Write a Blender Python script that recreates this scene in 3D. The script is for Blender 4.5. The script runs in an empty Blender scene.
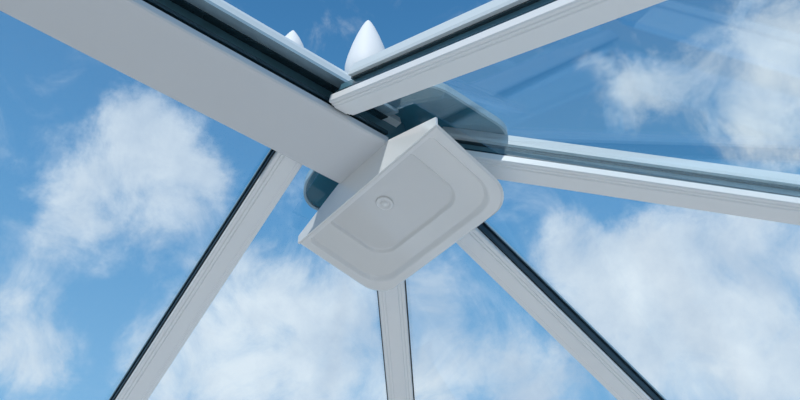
import bpy, bmesh, math, random
from mathutils import Vector, Matrix
C = bpy.context.scene.collection
scene = bpy.context.scene
try:
    scene.view_settings.view_transform = 'Standard'
    scene.view_settings.look = 'None'
except Exception: pass

# ------------------------------------------------------------------ materials
def mat(name, col, rough=0.4, metal=0.0, var=0.03, scale=30, spec=0.5):
    m = bpy.data.materials.new(name); m.use_nodes = True
    nt = m.node_tree; N = nt.nodes; L = nt.links
    b = N['Principled BSDF']
    b.inputs['Roughness'].default_value = rough
    b.inputs['Metallic'].default_value = metal
    b.inputs['Specular IOR Level'].default_value = spec
    tc = N.new('ShaderNodeTexCoord'); no = N.new('ShaderNodeTexNoise')
    no.inputs['Scale'].default_value = scale; no.inputs['Detail'].default_value = 1
    L.new(tc.outputs['Object'], no.inputs['Vector'])
    r = N.new('ShaderNodeValToRGB')
    r.color_ramp.elements[0].position = .3; r.color_ramp.elements[1].position = .7
    r.color_ramp.elements[0].color = (*[c*(1-var) for c in col], 1)
    r.color_ramp.elements[1].color = (*[min(1, c*(1+var)) for c in col], 1)
    L.new(no.outputs['Fac'], r.inputs['Fac']); L.new(r.outputs['Color'], b.inputs['Base Color'])
    return m
M_white = mat('white_upvc', (.82, .83, .835), .22, var=.003, scale=2)
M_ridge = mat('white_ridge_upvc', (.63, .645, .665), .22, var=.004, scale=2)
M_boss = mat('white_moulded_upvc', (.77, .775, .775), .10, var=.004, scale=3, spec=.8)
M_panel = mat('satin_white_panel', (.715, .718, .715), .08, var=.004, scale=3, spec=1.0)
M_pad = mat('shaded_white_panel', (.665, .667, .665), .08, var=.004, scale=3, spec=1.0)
M_fin = mat('white_finial_plastic', (.76, .78, .80), .6, var=.01, scale=10, spec=.3)
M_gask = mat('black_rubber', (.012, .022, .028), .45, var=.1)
M_gask2 = mat('slate_rubber', (.022, .048, .062), .25, var=.1)
M_core = mat('dark_teal_spacer', (.085, .20, .26), .12, var=.08)
M_core_shaded = mat('shaded_spacer', (.022, .035, .045), .35, var=.08)  # darker copy of the core colour, standing in for shade on lower bars
M_cap = mat('pale_grey_aluminium', (.62, .69, .72), .4, metal=.0, var=.01, scale=8)
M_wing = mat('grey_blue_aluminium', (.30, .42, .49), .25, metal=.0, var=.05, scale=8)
M_slate = mat('slate_blue_aluminium', (.04, .17, .24), .06, metal=.0, var=.12, scale=10)
M_tile = mat('pale_floor_tile', (.80, .79, .77), .4, var=.04, scale=3)
M_plaster = mat('white_plaster', (.82, .82, .81), .7, var=.02, scale=5)
def glass(name, base, tint):
    m = bpy.data.materials.new(name); m.use_nodes = True
    nt = m.node_tree; N = nt.nodes; L = nt.links; N.clear()
    out = N.new('ShaderNodeOutputMaterial'); mix = N.new('ShaderNodeMixShader')
    tr = N.new('ShaderNodeBsdfTransparent'); tr.inputs['Color'].default_value = tint
    gl = N.new('ShaderNodeBsdfGlossy'); gl.inputs['Roughness'].default_value = .0
    gl.inputs['Color'].default_value = (.72, .90, 1, 1)
    lw = N.new('ShaderNodeLayerWeight'); lw.inputs['Blend'].default_value = .5
    pw = N.new('ShaderNodeMath'); pw.operation = 'POWER'; pw.inputs[1].default_value = 4; L.new(lw.outputs['Facing'], pw.inputs[0])
    ma = N.new('ShaderNodeMath'); ma.operation = 'MULTIPLY_ADD'; ma.inputs[1].default_value = .6; ma.inputs[2].default_value = base; L.new(pw.outputs[0], ma.inputs[0])
    L.new(ma.outputs[0], mix.inputs[0]); L.new(tr.outputs[0], mix.inputs[1]); L.new(gl.outputs[0], mix.inputs[2])
    L.new(mix.outputs[0], out.inputs[0])
    return m
M_glass = glass('roof_glass', .035, (.965, .99, 1, 1))
M_glass2 = glass('coated_roof_glass', .06, (.96, .99, 1, 1))

# ------------------------------------------------------------------ helpers
def obj(name, bm, m, parent=None, smooth=False):
    me = bpy.data.meshes.new(name)
    bmesh.ops.recalc_face_normals(bm, faces=bm.faces[:])
    bm.to_mesh(me); bm.free()
    me.materials.append(m)
    if smooth:
        for p in me.polygons: p.use_smooth = True
    o = bpy.data.objects.new(name, me); C.objects.link(o)
    if parent: o.parent = parent
    return o
def tag(o, label, cat, group=None):
    o['label'] = label; o['category'] = cat
    if group: o['group'] = group
def thing(name, label, cat, mtx=None, group=None):
    o = bpy.data.objects.new(name, None); C.objects.link(o)
    o.empty_display_size = .05
    if mtx is not None: o.matrix_world = mtx
    tag(o, label, cat, group); return o
def extrude_profile(prof, x0, x1, bm=None):
    bm = bm or bmesh.new()
    a = [bm.verts.new((x0, y, z)) for y, z in prof]
    b = [bm.verts.new((x1, y, z)) for y, z in prof]
    n = len(prof)
    for i in range(n):
        j = (i+1) % n; bm.faces.new((a[i], a[j], b[j], b[i]))
    bm.faces.new(a[::-1]); bm.faces.new(b)
    return bm
def rounded(corners, radii, n=10, sub=.012):
    pts = []; k = len(corners)
    for i, (c, r) in enumerate(zip(corners, radii)):
        c = Vector(c); p = Vector(corners[i-1]); q = Vector(corners[(i+1) % k])
        if r <= 0: pts.append(c); continue
        a = (p-c).normalized(); b = (q-c).normalized()
        ang = a.angle(b); d = r/math.tan(ang/2); cen = c+(a+b).normalized()*(r/math.sin(ang/2))
        s = c+a*d-cen; e = c+b*d-cen
        a0 = math.atan2(s.y, s.x); a1 = math.atan2(e.y, e.x); da = (a1-a0+math.pi) % (2*math.pi)-math.pi
        for t in range(n+1):
            th = a0+da*t/n; pts.append(cen+Vector((math.cos(th), math.sin(th)))*r)
    out = []
    for i, p in enumerate(pts):
        q = pts[(i+1) % len(pts)]; out.append(p); L = (q-p).length
        m = int(L/sub)
        for s in range(1, m+1): out.append(p.lerp(q, s/(m+1)))
    return out
def lathe(prof, n=32):
    bm = bmesh.new(); rings = []
    for r, z in prof:
        if r < 1e-6: rings.append([bm.verts.new((0, 0, z))])
        else: rings.append([bm.verts.new((r*math.cos(2*math.pi*i/n), r*math.sin(2*math.pi*i/n), z)) for i in range(n)])
    for a, b in zip(rings, rings[1:]):
        for i in range(n):
            j = (i+1) % n
            if len(a) == 1 and len(b) == 1: continue
            if len(a) == 1: bm.faces.new((a[0], b[i], b[j]))
            elif len(b) == 1: bm.faces.new((a[i], a[j], b[0]))
            else: bm.faces.new((a[i], a[j], b[j], b[i]))
    return bm

# ------------------------------------------------------------------ roof geometry
ZQ = 2.603                         # height of the apex of the bars' undersides, metres
T = .504; T2 = .3611; T3 = .4697   # falls per metre of plan: main slopes, hips, centre bar
HIP = math.radians(47.8); HIPB = math.radians(47.3)
Q = Vector((0, 0, ZQ))
XB = -.1345                        # station of the bars square to the ridge
def frame(origin, d):
    d = d.normalized(); y = Vector((0, 0, 1)).cross(d).normalized(); z = d.cross(y)
    m = Matrix((d, y, z)).transposed().to_4x4(); m.translation = origin; return m

def bar(P0, d, s0, length, label, cap0=None, shaded=False):  # shade on the lower bars is painted into darker core and cap colours
    t = thing('glazing_bar', label, 'glazing bar', frame(P0, d), 'white glazing bars radiating from the ridge')
    w = .0258 if shaded else .0250; hb = .013 if shaded else .018
    # stepped moulding: flat centre band, two small quirks, then the outer shoulders
    half = [(.0, .0), (.0118, .0), (.0134, .0018), (.0176, .0018), (.0188, .0034), (w-.0018, .0036), (w, .0054), (w, hb-.0015), (w-.0015, hb), (0, hb)]
    prof = half + [(-y, z) for y, z in reversed(half[1:-1])]
    obj('inner_cladding', extrude_profile(prof, s0, length), M_white, t)
    g = bmesh.new(); gw = .0285 if shaded else .0220
    for s in (-1, 1):
        extrude_profile([(s*.012, hb-.0005), (s*gw, hb-.0005), (s*(gw-.0005), hb+.0050), (s*.012, hb+.0050)], s0, length, g)
    obj('lower_gasket', g, M_gask if shaded else M_gask2, t)
    cw = .0185 if shaded else .0150; ct = .047 if shaded else .041
    obj('thermal_core', extrude_profile([(-cw, hb), (cw, hb), (cw, ct), (-cw, ct)], s0, length), M_core_shaded if shaded else M_core, t)
    g = bmesh.new(); c0 = s0 if cap0 is None else cap0
    for s in (-1, 1):
        extrude_profile([(s*.0125, ct-.003), (s*.0205, ct-.003), (s*.0205, ct), (s*.0125, ct)], c0, length, g)
    obj('upper_gasket', g, M_gask if shaded else M_gask2, t)
    k = .8 if shaded else 1; sc = .45 if shaded else 1.2
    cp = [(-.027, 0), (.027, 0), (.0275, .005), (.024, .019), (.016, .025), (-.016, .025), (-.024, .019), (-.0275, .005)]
    obj('outer_cap', extrude_profile([(y*k, ct+z*sc) for y, z in cp], c0, length), M_wing if shaded else M_cap, t)
    return t
EY = 1.5
bar(Q+Vector((XB, 0, 0)), Vector((0, 1, -T)), .078, 1.66, 'white glazing bar running to the lower left from under the ridge beam', shaded=True)
bar(Q+Vector((XB, 0, 0)), Vector((0, -1, -T)), .078, 1.66, 'white glazing bar running to the upper right, crossing in front of the large finial', .12)
bar(Q, Vector((math.cos(HIPB), math.sin(HIPB), -T2)), .10, 2.10, 'white glazing bar dropping straight down from beneath the boss', shaded=True)
bar(Q, Vector((1, 0, -T3)), .08, 1.75, 'white glazing bar descending to the lower right from the boss corner', shaded=True)
bar(Q, Vector((math.cos(HIP), -math.sin(HIP), -T2)), .10, 2.10, 'white glazing bar running nearly level to the right edge from the boss')

# ---- ridge
rt = thing('ridge', 'wide white ridge beam entering from the top left and ending at the boss', 'ridge beam', Matrix.Translation(Q))
X0, X1 = -1.6, -.034
zb = -.0452; hw = .0668
half = [(0, zb), (hw-.009, zb), (hw-.003, zb+.0008), (hw-.0005, zb+.003), (hw, zb+.006), (hw, zb+.014), (hw-.004, zb+.017), (0, zb+.017)]
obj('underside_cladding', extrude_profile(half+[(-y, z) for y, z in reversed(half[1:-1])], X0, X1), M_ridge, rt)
def slope_strip(y0, y1, o0, o1, x0, x1):
    bm = bmesh.new()
    for s in (-1, 1):
        extrude_profile([(s*y0, -T*y0+o0), (s*y1, -T*y1+o0), (s*y1, -T*y1+o1), (s*y0, -T*y0+o1)], x0, x1, bm)
    return bm
obj('core', extrude_profile([(-.05, -.03), (.05, -.03), (.045, .05), (-.045, .05)], X0, 0.02), M_core, rt)
obj('lower_gasket', slope_strip(.05, .066, .010, .018, X0, X1), M_gask2, rt)
obj('upper_gasket', slope_strip(.044, .066, .050, .053, X0, X1), M_gask2, rt)
obj('cap_wing', slope_strip(.045, .094, .053, .060, X0, X1), M_wing, rt)
obj('cap_spine', extrude_profile([(-.060, .03), (.060, .03), (.056, .05), (.044, .058), (.041, .098), (.032, .116), (-.032, .116), (-.041, .098), (-.044, .058), (-.056, .05)], X0, .0), M_cap, rt)

# ---- inner boss : a thin dished moulding with two nested recesses and a folded flap towards the ridge
bt = thing('ridge_end_boss', 'white moulded boss with rounded outer corners where ridge and bars meet', 'roof boss', Matrix.Translation(Q))
def zbot(x): return -.100-.24*(x+.034)
XF = -.034
def ring(pts, zf): return [bm.verts.new((p.x, p.y, zf(p))) for p in pts]
def loft(a, b):
    for i in range(len(a)):
        j = (i+1) % len(a); bm.faces.new((a[i], a[j], b[j], b[i]))
def fill(a, b):
    es = []
    for l in (a, b):
        for i in range(len(l)):
            j = (i+1) % len(l)
            es.append(bm.edges.get((l[i], l[j])) or bm.edges.new((l[i], l[j])))
    bmesh.ops.triangle_fill(bm, edges=es, use_beauty=True, use_dissolve=False)
def outline(d): return rounded([(XF, .188-d), (.147-d, .183-d), (.145-d, -.174+d), (XF, -.188+d)], [0.0, .044-d*.4, .058-d*.4, 0.0], sub=9)
bm = bmesh.new()
a0 = ring(outline(.0035), lambda p: zbot(p.x)); a1 = ring(outline(0), lambda p: zbot(p.x)+.003); a2 = ring(outline(.002), lambda p: zbot(p.x)+.007)
loft(a0, a1); loft(a1, a2)
def rec1(d): return rounded([(XF+.006+d*.3, .170-d), (.130-d, .166-d), (.128-d, -.157+d), (XF+.006+d*.3, -.168+d)], [.01, .045, .052, .01], sub=9)
def rec2(d): return rounded([(XF+.010+d*.3, .112-d), (.092-d, .110-d), (.092-d, -.110+d), (XF+.010+d*.3, -.114+d)], [.006, .038, .040, .006], sub=9)
RD = .007; RE = .012
prev = ring(rec1(0), lambda p: zbot(p.x)); fill(a0, prev)
for d, h in ((.002, .0012), (.005, .0050), (.007, RD)):
    nx = ring(rec1(d), lambda p: zbot(p.x)+h); loft(prev, nx); prev = nx
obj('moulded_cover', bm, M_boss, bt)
bm = bmesh.new()
j0 = ring(rec1(.007), lambda p: zbot(p.x)+RD); prev = ring(rec2(0), lambda p: zbot(p.x)+RD); fill(j0, prev)
for d, h in ((.0015, RD+.0008), (.0040, RD+.0038), (.006, RE)):
    nx = ring(rec2(d), lambda p: zbot(p.x)+h); loft(prev, nx); prev = nx
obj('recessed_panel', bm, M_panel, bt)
bm = bmesh.new(); l0 = ring(rec2(.006), lambda p: zbot(p.x)+RE); bm.faces.new(l0)
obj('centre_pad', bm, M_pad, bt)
bm = bmesh.new(); b0 = ring(outline(.002), lambda p: zbot(p.x)+.007); b1 = ring(outline(.02), lambda p: zbot(p.x)+.0155)
loft(b0, b1); bm.faces.new(b1)
obj('backing_plate', bm, M_boss, bt)
bm = bmesh.new()
ys = [-.188+.376*i/40 for i in range(41)]
rows = []
def ft_(y): return -.041-.345*max(0, abs(y)-.067)
for x_ in (XF-.0035, XF+.0005):
    rows.append([bm.verts.new((x_, y, zbot(XF)+.001)) for y in ys])
    rows.append([bm.verts.new((x_, y, max(ft_(y), zbot(XF)+.006))) for y in ys])
for i in range(40):
    for a, b in ((0, 1), (2, 3), (1, 3), (0, 2)):
        bm.faces.new((rows[a][i], rows[a][i+1], rows[b][i+1], rows[b][i]))
for i in (0, 40): bm.faces.new((rows[0][i], rows[1][i], rows[3][i], rows[2][i]))
obj('end_flap', bm, M_boss, bt)
sc = lathe([(0, .002), (.0145, .002), (.0150, -.0010), (.0138, -.0022), (.0098, -.0024), (.0090, -.0008), (.0066, -.0008), (.0060, -.0028), (0, -.0034)], 40)
so = obj('screw_cap', sc, M_boss, bt, True)
so.matrix_local = Matrix.Translation((.0150, .0055, zbot(.0150)+RE-.001)) @ Matrix.Rotation(math.atan(.24), 4, 'Y')

# ---- outer boss cap above the glass
ct = thing('outer_boss_cap', 'slate blue weather cap seen above and behind the white boss', 'roof cap', Matrix.Translation(Q))
co_ = rounded([(-.055, .178), (.150, .178), (.150, -.190), (-.055, -.190)], [.045, .045, .055, .045])
def zc(p): return .070-.42*abs(p.y) - .03*max(0, p.x)
bm = bmesh.new()
c0 = Vector((.045, 0))
seq = [[bm.verts.new((c0.x, 0, .064))]]
for f in (.33, .66, 1.0): seq.append(ring([c0+(p-c0)*f for p in co_], zc))
for f in (1.0, .9, .5): seq.append(ring([c0+(p-c0)*f for p in co_], lambda p: zc(p)+(.012 if f == 1 else .024)))
seq.append([bm.verts.new((c0.x, 0, .092))])
for a, b in zip(seq, seq[1:]):
    n = max(len(a), len(b))
    for i in range(n):
        j = (i+1) % n
        if len(a) == 1: bm.faces.new((a[0], b[i], b[j]))
        elif len(b) == 1: bm.faces.new((a[i], a[j], b[0]))
        else: bm.faces.new((a[i], a[j], b[j], b[i]))
obj('cap_plate', bm, M_slate, ct)
bm = bmesh.new()
o2 = [c0+(p-c0)*1.026 for p in co_]
rr = [ring(co_, lambda p: zc(p)-.004), ring(o2, lambda p: zc(p)-.003), ring(o2, lambda p: zc(p)+.012), ring(co_, lambda p: zc(p)+.015)]
for k in range(4): loft(rr[k], rr[(k+1) % 4])
obj('cap_rim', bm, M_wing, ct)

# ---- finials
def sc_(pr, k): return [(r*k, z) for r, z in pr]
ft = thing('finial', 'large white pointed finial standing beside the boss above the ridge', 'finial', Matrix.Translation(Q+Vector((-.03, 0, .08))))
obj('spike', lathe(sc_([(0, .267), (.003, .264), (.007, .255), (.013, .237), (.021, .208), (.028, .178), (.034, .147), (.037, .125), (.037, .10), (.030, .078), (.020, .060), (.016, .045), (.022, .036), (0, .036)], 1.15), 48), M_fin, ft, True)
obj('base', lathe([(0, .04), (.024, .04), (.034, .03), (.036, .0), (0, 0)], 40), M_fin, ft, True)
ft = thing('finial', 'small white pointed finial further back along the ridge, left of the large one', 'finial', Matrix.Translation(Q+Vector((-.196, 0, .08))))
obj('spike', lathe(sc_([(0, .108), (.002, .105), (.006, .095), (.011, .080), (.016, .062), (.019, .046), (.018, .03), (.012, .016), (0, .012)], 1.35), 40), M_fin, ft, True)
obj('base', lathe([(0, .016), (.016, .016), (.022, .01), (.024, 0), (0, 0)], 32), M_fin, ft, True)

# ---- glass panes
def plane_z(d1, d2):
    n = d1.cross(d2); return lambda x, y: -(n.x*x+n.y*y)/n.z
hipL = Vector((math.cos(HIP), math.sin(HIP), -T2)); hipR = Vector((math.cos(HIP), -math.sin(HIP), -T2)); cen = Vector((1, 0, -T3))
sH = EY/math.sin(HIP); HX = sH*math.cos(HIP)
def pane(poly, zf, label, m=M_glass):
    poly = [Vector(p) for p in poly]
    area = sum(poly[i].x*poly[(i+1) % len(poly)].y-poly[(i+1) % len(poly)].x*poly[i].y for i in range(len(poly)))
    if area < 0: poly = poly[::-1]
    n = len(poly); ins = []
    for i in range(n):
        p = poly[i]; e1 = (p-poly[i-1]).normalized(); e2 = (poly[(i+1) % n]-p).normalized()
        n1 = Vector((-e1.y, e1.x)); n2 = Vector((-e2.y, e2.x))
        b = (n1+n2); b = b/(1+n1.dot(n2)); ins.append(p+b*.0190)
    bm = bmesh.new()
    lo = [bm.verts.new((p.x, p.y, ZQ+zf(p.x, p.y)+.030)) for p in ins]
    hi = [bm.verts.new((p.x, p.y, ZQ+zf(p.x, p.y)+.034)) for p in ins]
    for i in range(n):
        j = (i+1) % n; bm.faces.new((lo[i], lo[j], hi[j], hi[i]))
    bm.faces.new(lo[::-1]); bm.faces.new(hi)
    o = obj('glass_pane', bm, m); tag(o, label, 'glass pane', 'roof glass panes')
mz = lambda x, y: -.500*abs(y)
YC = .150; XC = YC/math.tan(HIP)
def cut(s): return [(XB, s*.04), (-.045, s*.04), (-.045, s*YC), (XC, s*YC), (HX, s*EY), (XB, s*EY)]   # tips cut back under the weather cap
pane([(XB, .04), (XB, EY), (-1.6, EY), (-1.6, .04)], mz, 'large glass pane filling the left side under the ridge beam')
pane(cut(1), mz, 'glass pane between the lower left bar and the bar below the boss')
pane([(XC, YC), (HX, EY), (1.60, 0), (.15, 0)], plane_z(hipL, cen), 'glass pane between the bar below the boss and the lower right bar')
pane([(XC, -YC), (HX, -EY), (1.60, 0), (.15, 0)], plane_z(hipR, cen), 'glass pane between the lower right bar and the right edge bar')
pane(cut(-1), mz, 'glass pane between the upper right bar and the right edge bar', M_glass2)

# ------------------------------------------------------------------ the conservatory below (mirrored in the glass and lighting the roof)
def box(bm, x0, x1, y0, y1, z0, z1):
    vs = [bm.verts.new((x, y, z)) for x in (x0, x1) for y in (y0, y1) for z in (z0, z1)]
    for f in ((0, 1, 3, 2), (4, 6, 7, 5), (0, 4, 5, 1), (2, 3, 7, 6), (0, 2, 6, 4), (1, 5, 7, 3)): bm.faces.new([vs[i] for i in f])
def struct(name, bm, m, mtx=None):
    o = obj(name, bm, m); o['kind'] = 'structure'
    if mtx is not None: o.matrix_world = mtx
    return o
fx = 1.62
bm = bmesh.new()
vs = [bm.verts.new((x, y, 0)) for x, y in ((-1.7, -1.56), (HX+.02, -1.56), (fx+.06, 0), (HX+.02, 1.56), (-1.7, 1.56))]
bm.faces.new(vs); struct('floor', bm, M_tile)
plan = [((-1.7, 1.5), (HX, 1.5), 5, 'left', 1), ((HX, 1.5), (fx, 0), 3, 'front_left', 2), ((fx, 0), (HX, -1.5), 3, 'front_right', 3), ((HX, -1.5), (-1.7, -1.5), 5, 'right', 4)]
for a, b, n, side, k in plan:
    a = Vector((*a, 0)); b = Vector((*b, 0)); L_ = (b-a).length
    mt = frame(a, b-a)
    bm = bmesh.new(); box(bm, 0, L_, -.05, .05, 0, .55); struct('wall_'+side, bm, M_plaster, mt)
    bm = bmesh.new(); box(bm, 0, L_, -.04, .04, 1.76, 1.835); struct('trim_%d' % k, bm, M_white, mt)
    bm = bmesh.new()
    box(bm, 0, L_, -.03, .03, .55, .61); box(bm, 0, L_, -.03, .03, 1.72, 1.76); box(bm, .06, L_-.06, -.02, .02, 1.40, 1.43)
    for i in range(n+1):
        x = .03+(L_-.06)*i/n; box(bm, x-.025, x+.025, -.03, .03, .61, 1.72)
    struct('window_%d' % k, bm, M_white, mt)

# ------------------------------------------------------------------ camera
A = math.radians(50.4032); p_ = math.radians(40.7307); r_ = math.radians(-.9198); f = 915.3
u = Vector((math.sin(A), math.cos(A), 0)); v = Vector((-math.cos(A), math.sin(A), 0))
def tor(w): return Vector((w.dot(u), w.dot(v), w.z))
Fw = Vector((0, math.cos(p_), math.sin(p_))); Uw = Vector((0, -math.sin(p_), math.cos(p_))); Rw = Vector((1, 0, 0))
R2 = Rw*math.cos(r_)+Uw*math.sin(r_); U2 = -Rw*math.sin(r_)+Uw*math.cos(r_)
Rr, Ur, Fr = tor(R2), tor(U2), tor(Fw)
cd = bpy.data.cameras.new('camera'); cam = bpy.data.objects.new('camera', cd); C.objects.link(cam)
cd.sensor_width = 36; cd.lens = 36*f/800; cd.clip_start = .01; cd.clip_end = 500
m = Matrix((Rr, Ur, -Fr)).transposed().to_4x4()
m.translation = Vector((-.71213, -.91422, ZQ-1.10325)); cam.matrix_world = m
scene.camera = cam

# ------------------------------------------------------------------ sky with clouds at fixed bearings
w = bpy.data.worlds.new('sky'); scene.world = w; w.use_nodes = True
nt = w.node_tree; N = nt.nodes; L = nt.links; N.clear()
def math_(op, a, b=None):
    n = N.new('ShaderNodeMath'); n.operation = op
    for i, q in enumerate((a, b)):
        if q is None: continue
        if isinstance(q, (int, float)): n.inputs[i].default_value = q
        else: L.new(q, n.inputs[i])
    return n.outputs[0]
tc = N.new('ShaderNodeTexCoord'); dirv = tc.outputs['Generated']
def noise(scale, detail, rough=.55, off=(0, 0, 0), dist=0):
    mp = N.new('ShaderNodeVectorMath'); mp.operation = 'ADD'; mp.inputs[1].default_value = off; L.new(dirv, mp.inputs[0])
    n = N.new('ShaderNodeTexNoise'); n.inputs['Scale'].default_value = scale; n.inputs['Detail'].default_value = detail
    n.inputs['Roughness'].default_value = rough; n.inputs['Distortion'].default_value = dist
    L.new(mp.outputs[0], n.inputs['Vector']); return n
nw = noise(12, 8, .65); sub = N.new('ShaderNodeVectorMath'); sub.operation = 'SUBTRACT'; sub.inputs[1].default_value = (.5, .5, .5)
L.new(nw.outputs['Color'], sub.inputs[0])
scl = N.new('ShaderNodeVectorMath'); scl.operation = 'SCALE'; scl.inputs['Scale'].default_value = .10; L.new(sub.outputs[0], scl.inputs[0])
wd = N.new('ShaderNodeVectorMath'); wd.operation = 'ADD'; L.new(dirv, wd.inputs[0]); L.new(scl.outputs[0], wd.inputs[1])
def sky_dir(px, py):
    d = Fr+Rr*((px-400)/f)-Ur*((py-200)/f); return d.normalized()
clouds = [(150, 140, 70, 1.0), (185, 185, 55, .9), (110, 205, 65, .8), (60, 235, 40, .45), (200, 240, 55, .35), (125, 115, 42, .7),
          (25, 350, 58, .8), (20, 285, 40, .45), (60, 290, 35, .35), (170, 370, 70, .65), (250, 340, 92, .85), (330, 310, 85, .7), (320, 380, 90, .8),
          (250, 275, 50, .45), (440, 300, 75, .5), (400, 350, 65, .5), (450, 380, 70, .6), (530, 375, 62, .9), (620, 270, 80, 1.0), (700, 260, 85, .95), (780, 260, 90, .9),
          (700, 350, 105, 1.0), (790, 350, 100, .95), (630, 340, 70, .7), (570, 250, 48, .5), (635, 85, 50, .8), (700, 75, 45, .6), (790, 55, 75, 1.0), (765, 120, 60, .85), (690, 120, 40, .35), (590, 55, 30, .3)]
tot = None
for cx, cy, r, wt in clouds:
    d = N.new('ShaderNodeVectorMath'); d.operation = 'DISTANCE'; L.new(wd.outputs[0], d.inputs[0]); d.inputs[1].default_value = sky_dir(cx, cy)
    mr = N.new('ShaderNodeMapRange'); mr.interpolation_type = 'SMOOTHERSTEP'
    mr.inputs['From Min'].default_value = 0; mr.inputs['From Max'].default_value = r*1.34/f
    mr.inputs['To Min'].default_value = min(wt, 1); mr.inputs['To Max'].default_value = 0
    L.new(d.outputs['Value'], mr.inputs['Value'])
    if tot is None: tot = mr.outputs[0]
    else:
        ab = math_('MULTIPLY', tot, mr.outputs[0]); tot = math_('SUBTRACT', math_('ADD', tot, mr.outputs[0]), ab)
fb = noise(12, 15, .63, (3.1, 1.7, .4), .5)
dens = math_('ADD', tot, math_('MULTIPLY', math_('SUBTRACT', fb.outputs['Fac'], .5), 2.0))
mr = N.new('ShaderNodeMapRange'); mr.interpolation_type = 'SMOOTHSTEP'
mr.inputs['From Min'].default_value = .05; mr.inputs['From Max'].default_value = 1.02
L.new(dens, mr.inputs['Value']); cl = math_('MULTIPLY', mr.outputs[0], .95)
sep = N.new('ShaderNodeSeparateXYZ'); L.new(dirv, sep.inputs[0])
br = N.new('ShaderNodeValToRGB'); e = br.color_ramp.elements
e[0].position = .40; e[0].color = (.23, .49, .77, 1)
e[1].position = .86; e[1].color = (.036, .155, .37, 1)
x = e.new(.64); x.color = (.085, .29, .575, 1)
L.new(sep.outputs['Z'], br.inputs['Fac'])
cn = noise(7, 10, .6, (7, 2, 5)); cr = N.new('ShaderNodeValToRGB'); e = cr.color_ramp.elements
e[0].position = .36; e[0].color = (.52, .62, .75, 1); e[1].position = .60; e[1].color = (.80, .86, .92, 1)
L.new(cn.outputs['Fac'], cr.inputs['Fac'])
mx = N.new('ShaderNodeMix'); mx.data_type = 'RGBA'; L.new(cl, mx.inputs[0]); L.new(br.outputs['Color'], mx.inputs[6]); L.new(cr.outputs['Color'], mx.inputs[7])
gm = N.new('ShaderNodeMapRange'); gm.inputs['From Min'].default_value = -.05; gm.inputs['From Max'].default_value = .05
L.new(sep.outputs['Z'], gm.inputs['Value'])
mg = N.new('ShaderNodeMix'); mg.data_type = 'RGBA'; L.new(gm.outputs[0], mg.inputs[0]); mg.inputs[6].default_value = (.36, .38, .38, 1); L.new(mx.outputs[2], mg.inputs[7])
bg = N.new('ShaderNodeBackground'); L.new(mg.outputs[2], bg.inputs['Color'])
wo = N.new('ShaderNodeOutputWorld'); L.new(bg.outputs[0], wo.inputs[0])

sl = bpy.data.lights.new('sun', 'SUN'); sl.energy = 3.2; sl.angle = .02; sl.color = (1, .96, .91)
so = bpy.data.objects.new('sun', sl); C.objects.link(so)
so.rotation_euler = Vector((-.55, -.35, .75)).to_track_quat('Z', 'Y').to_euler(); so.location = (0, 0, 6)
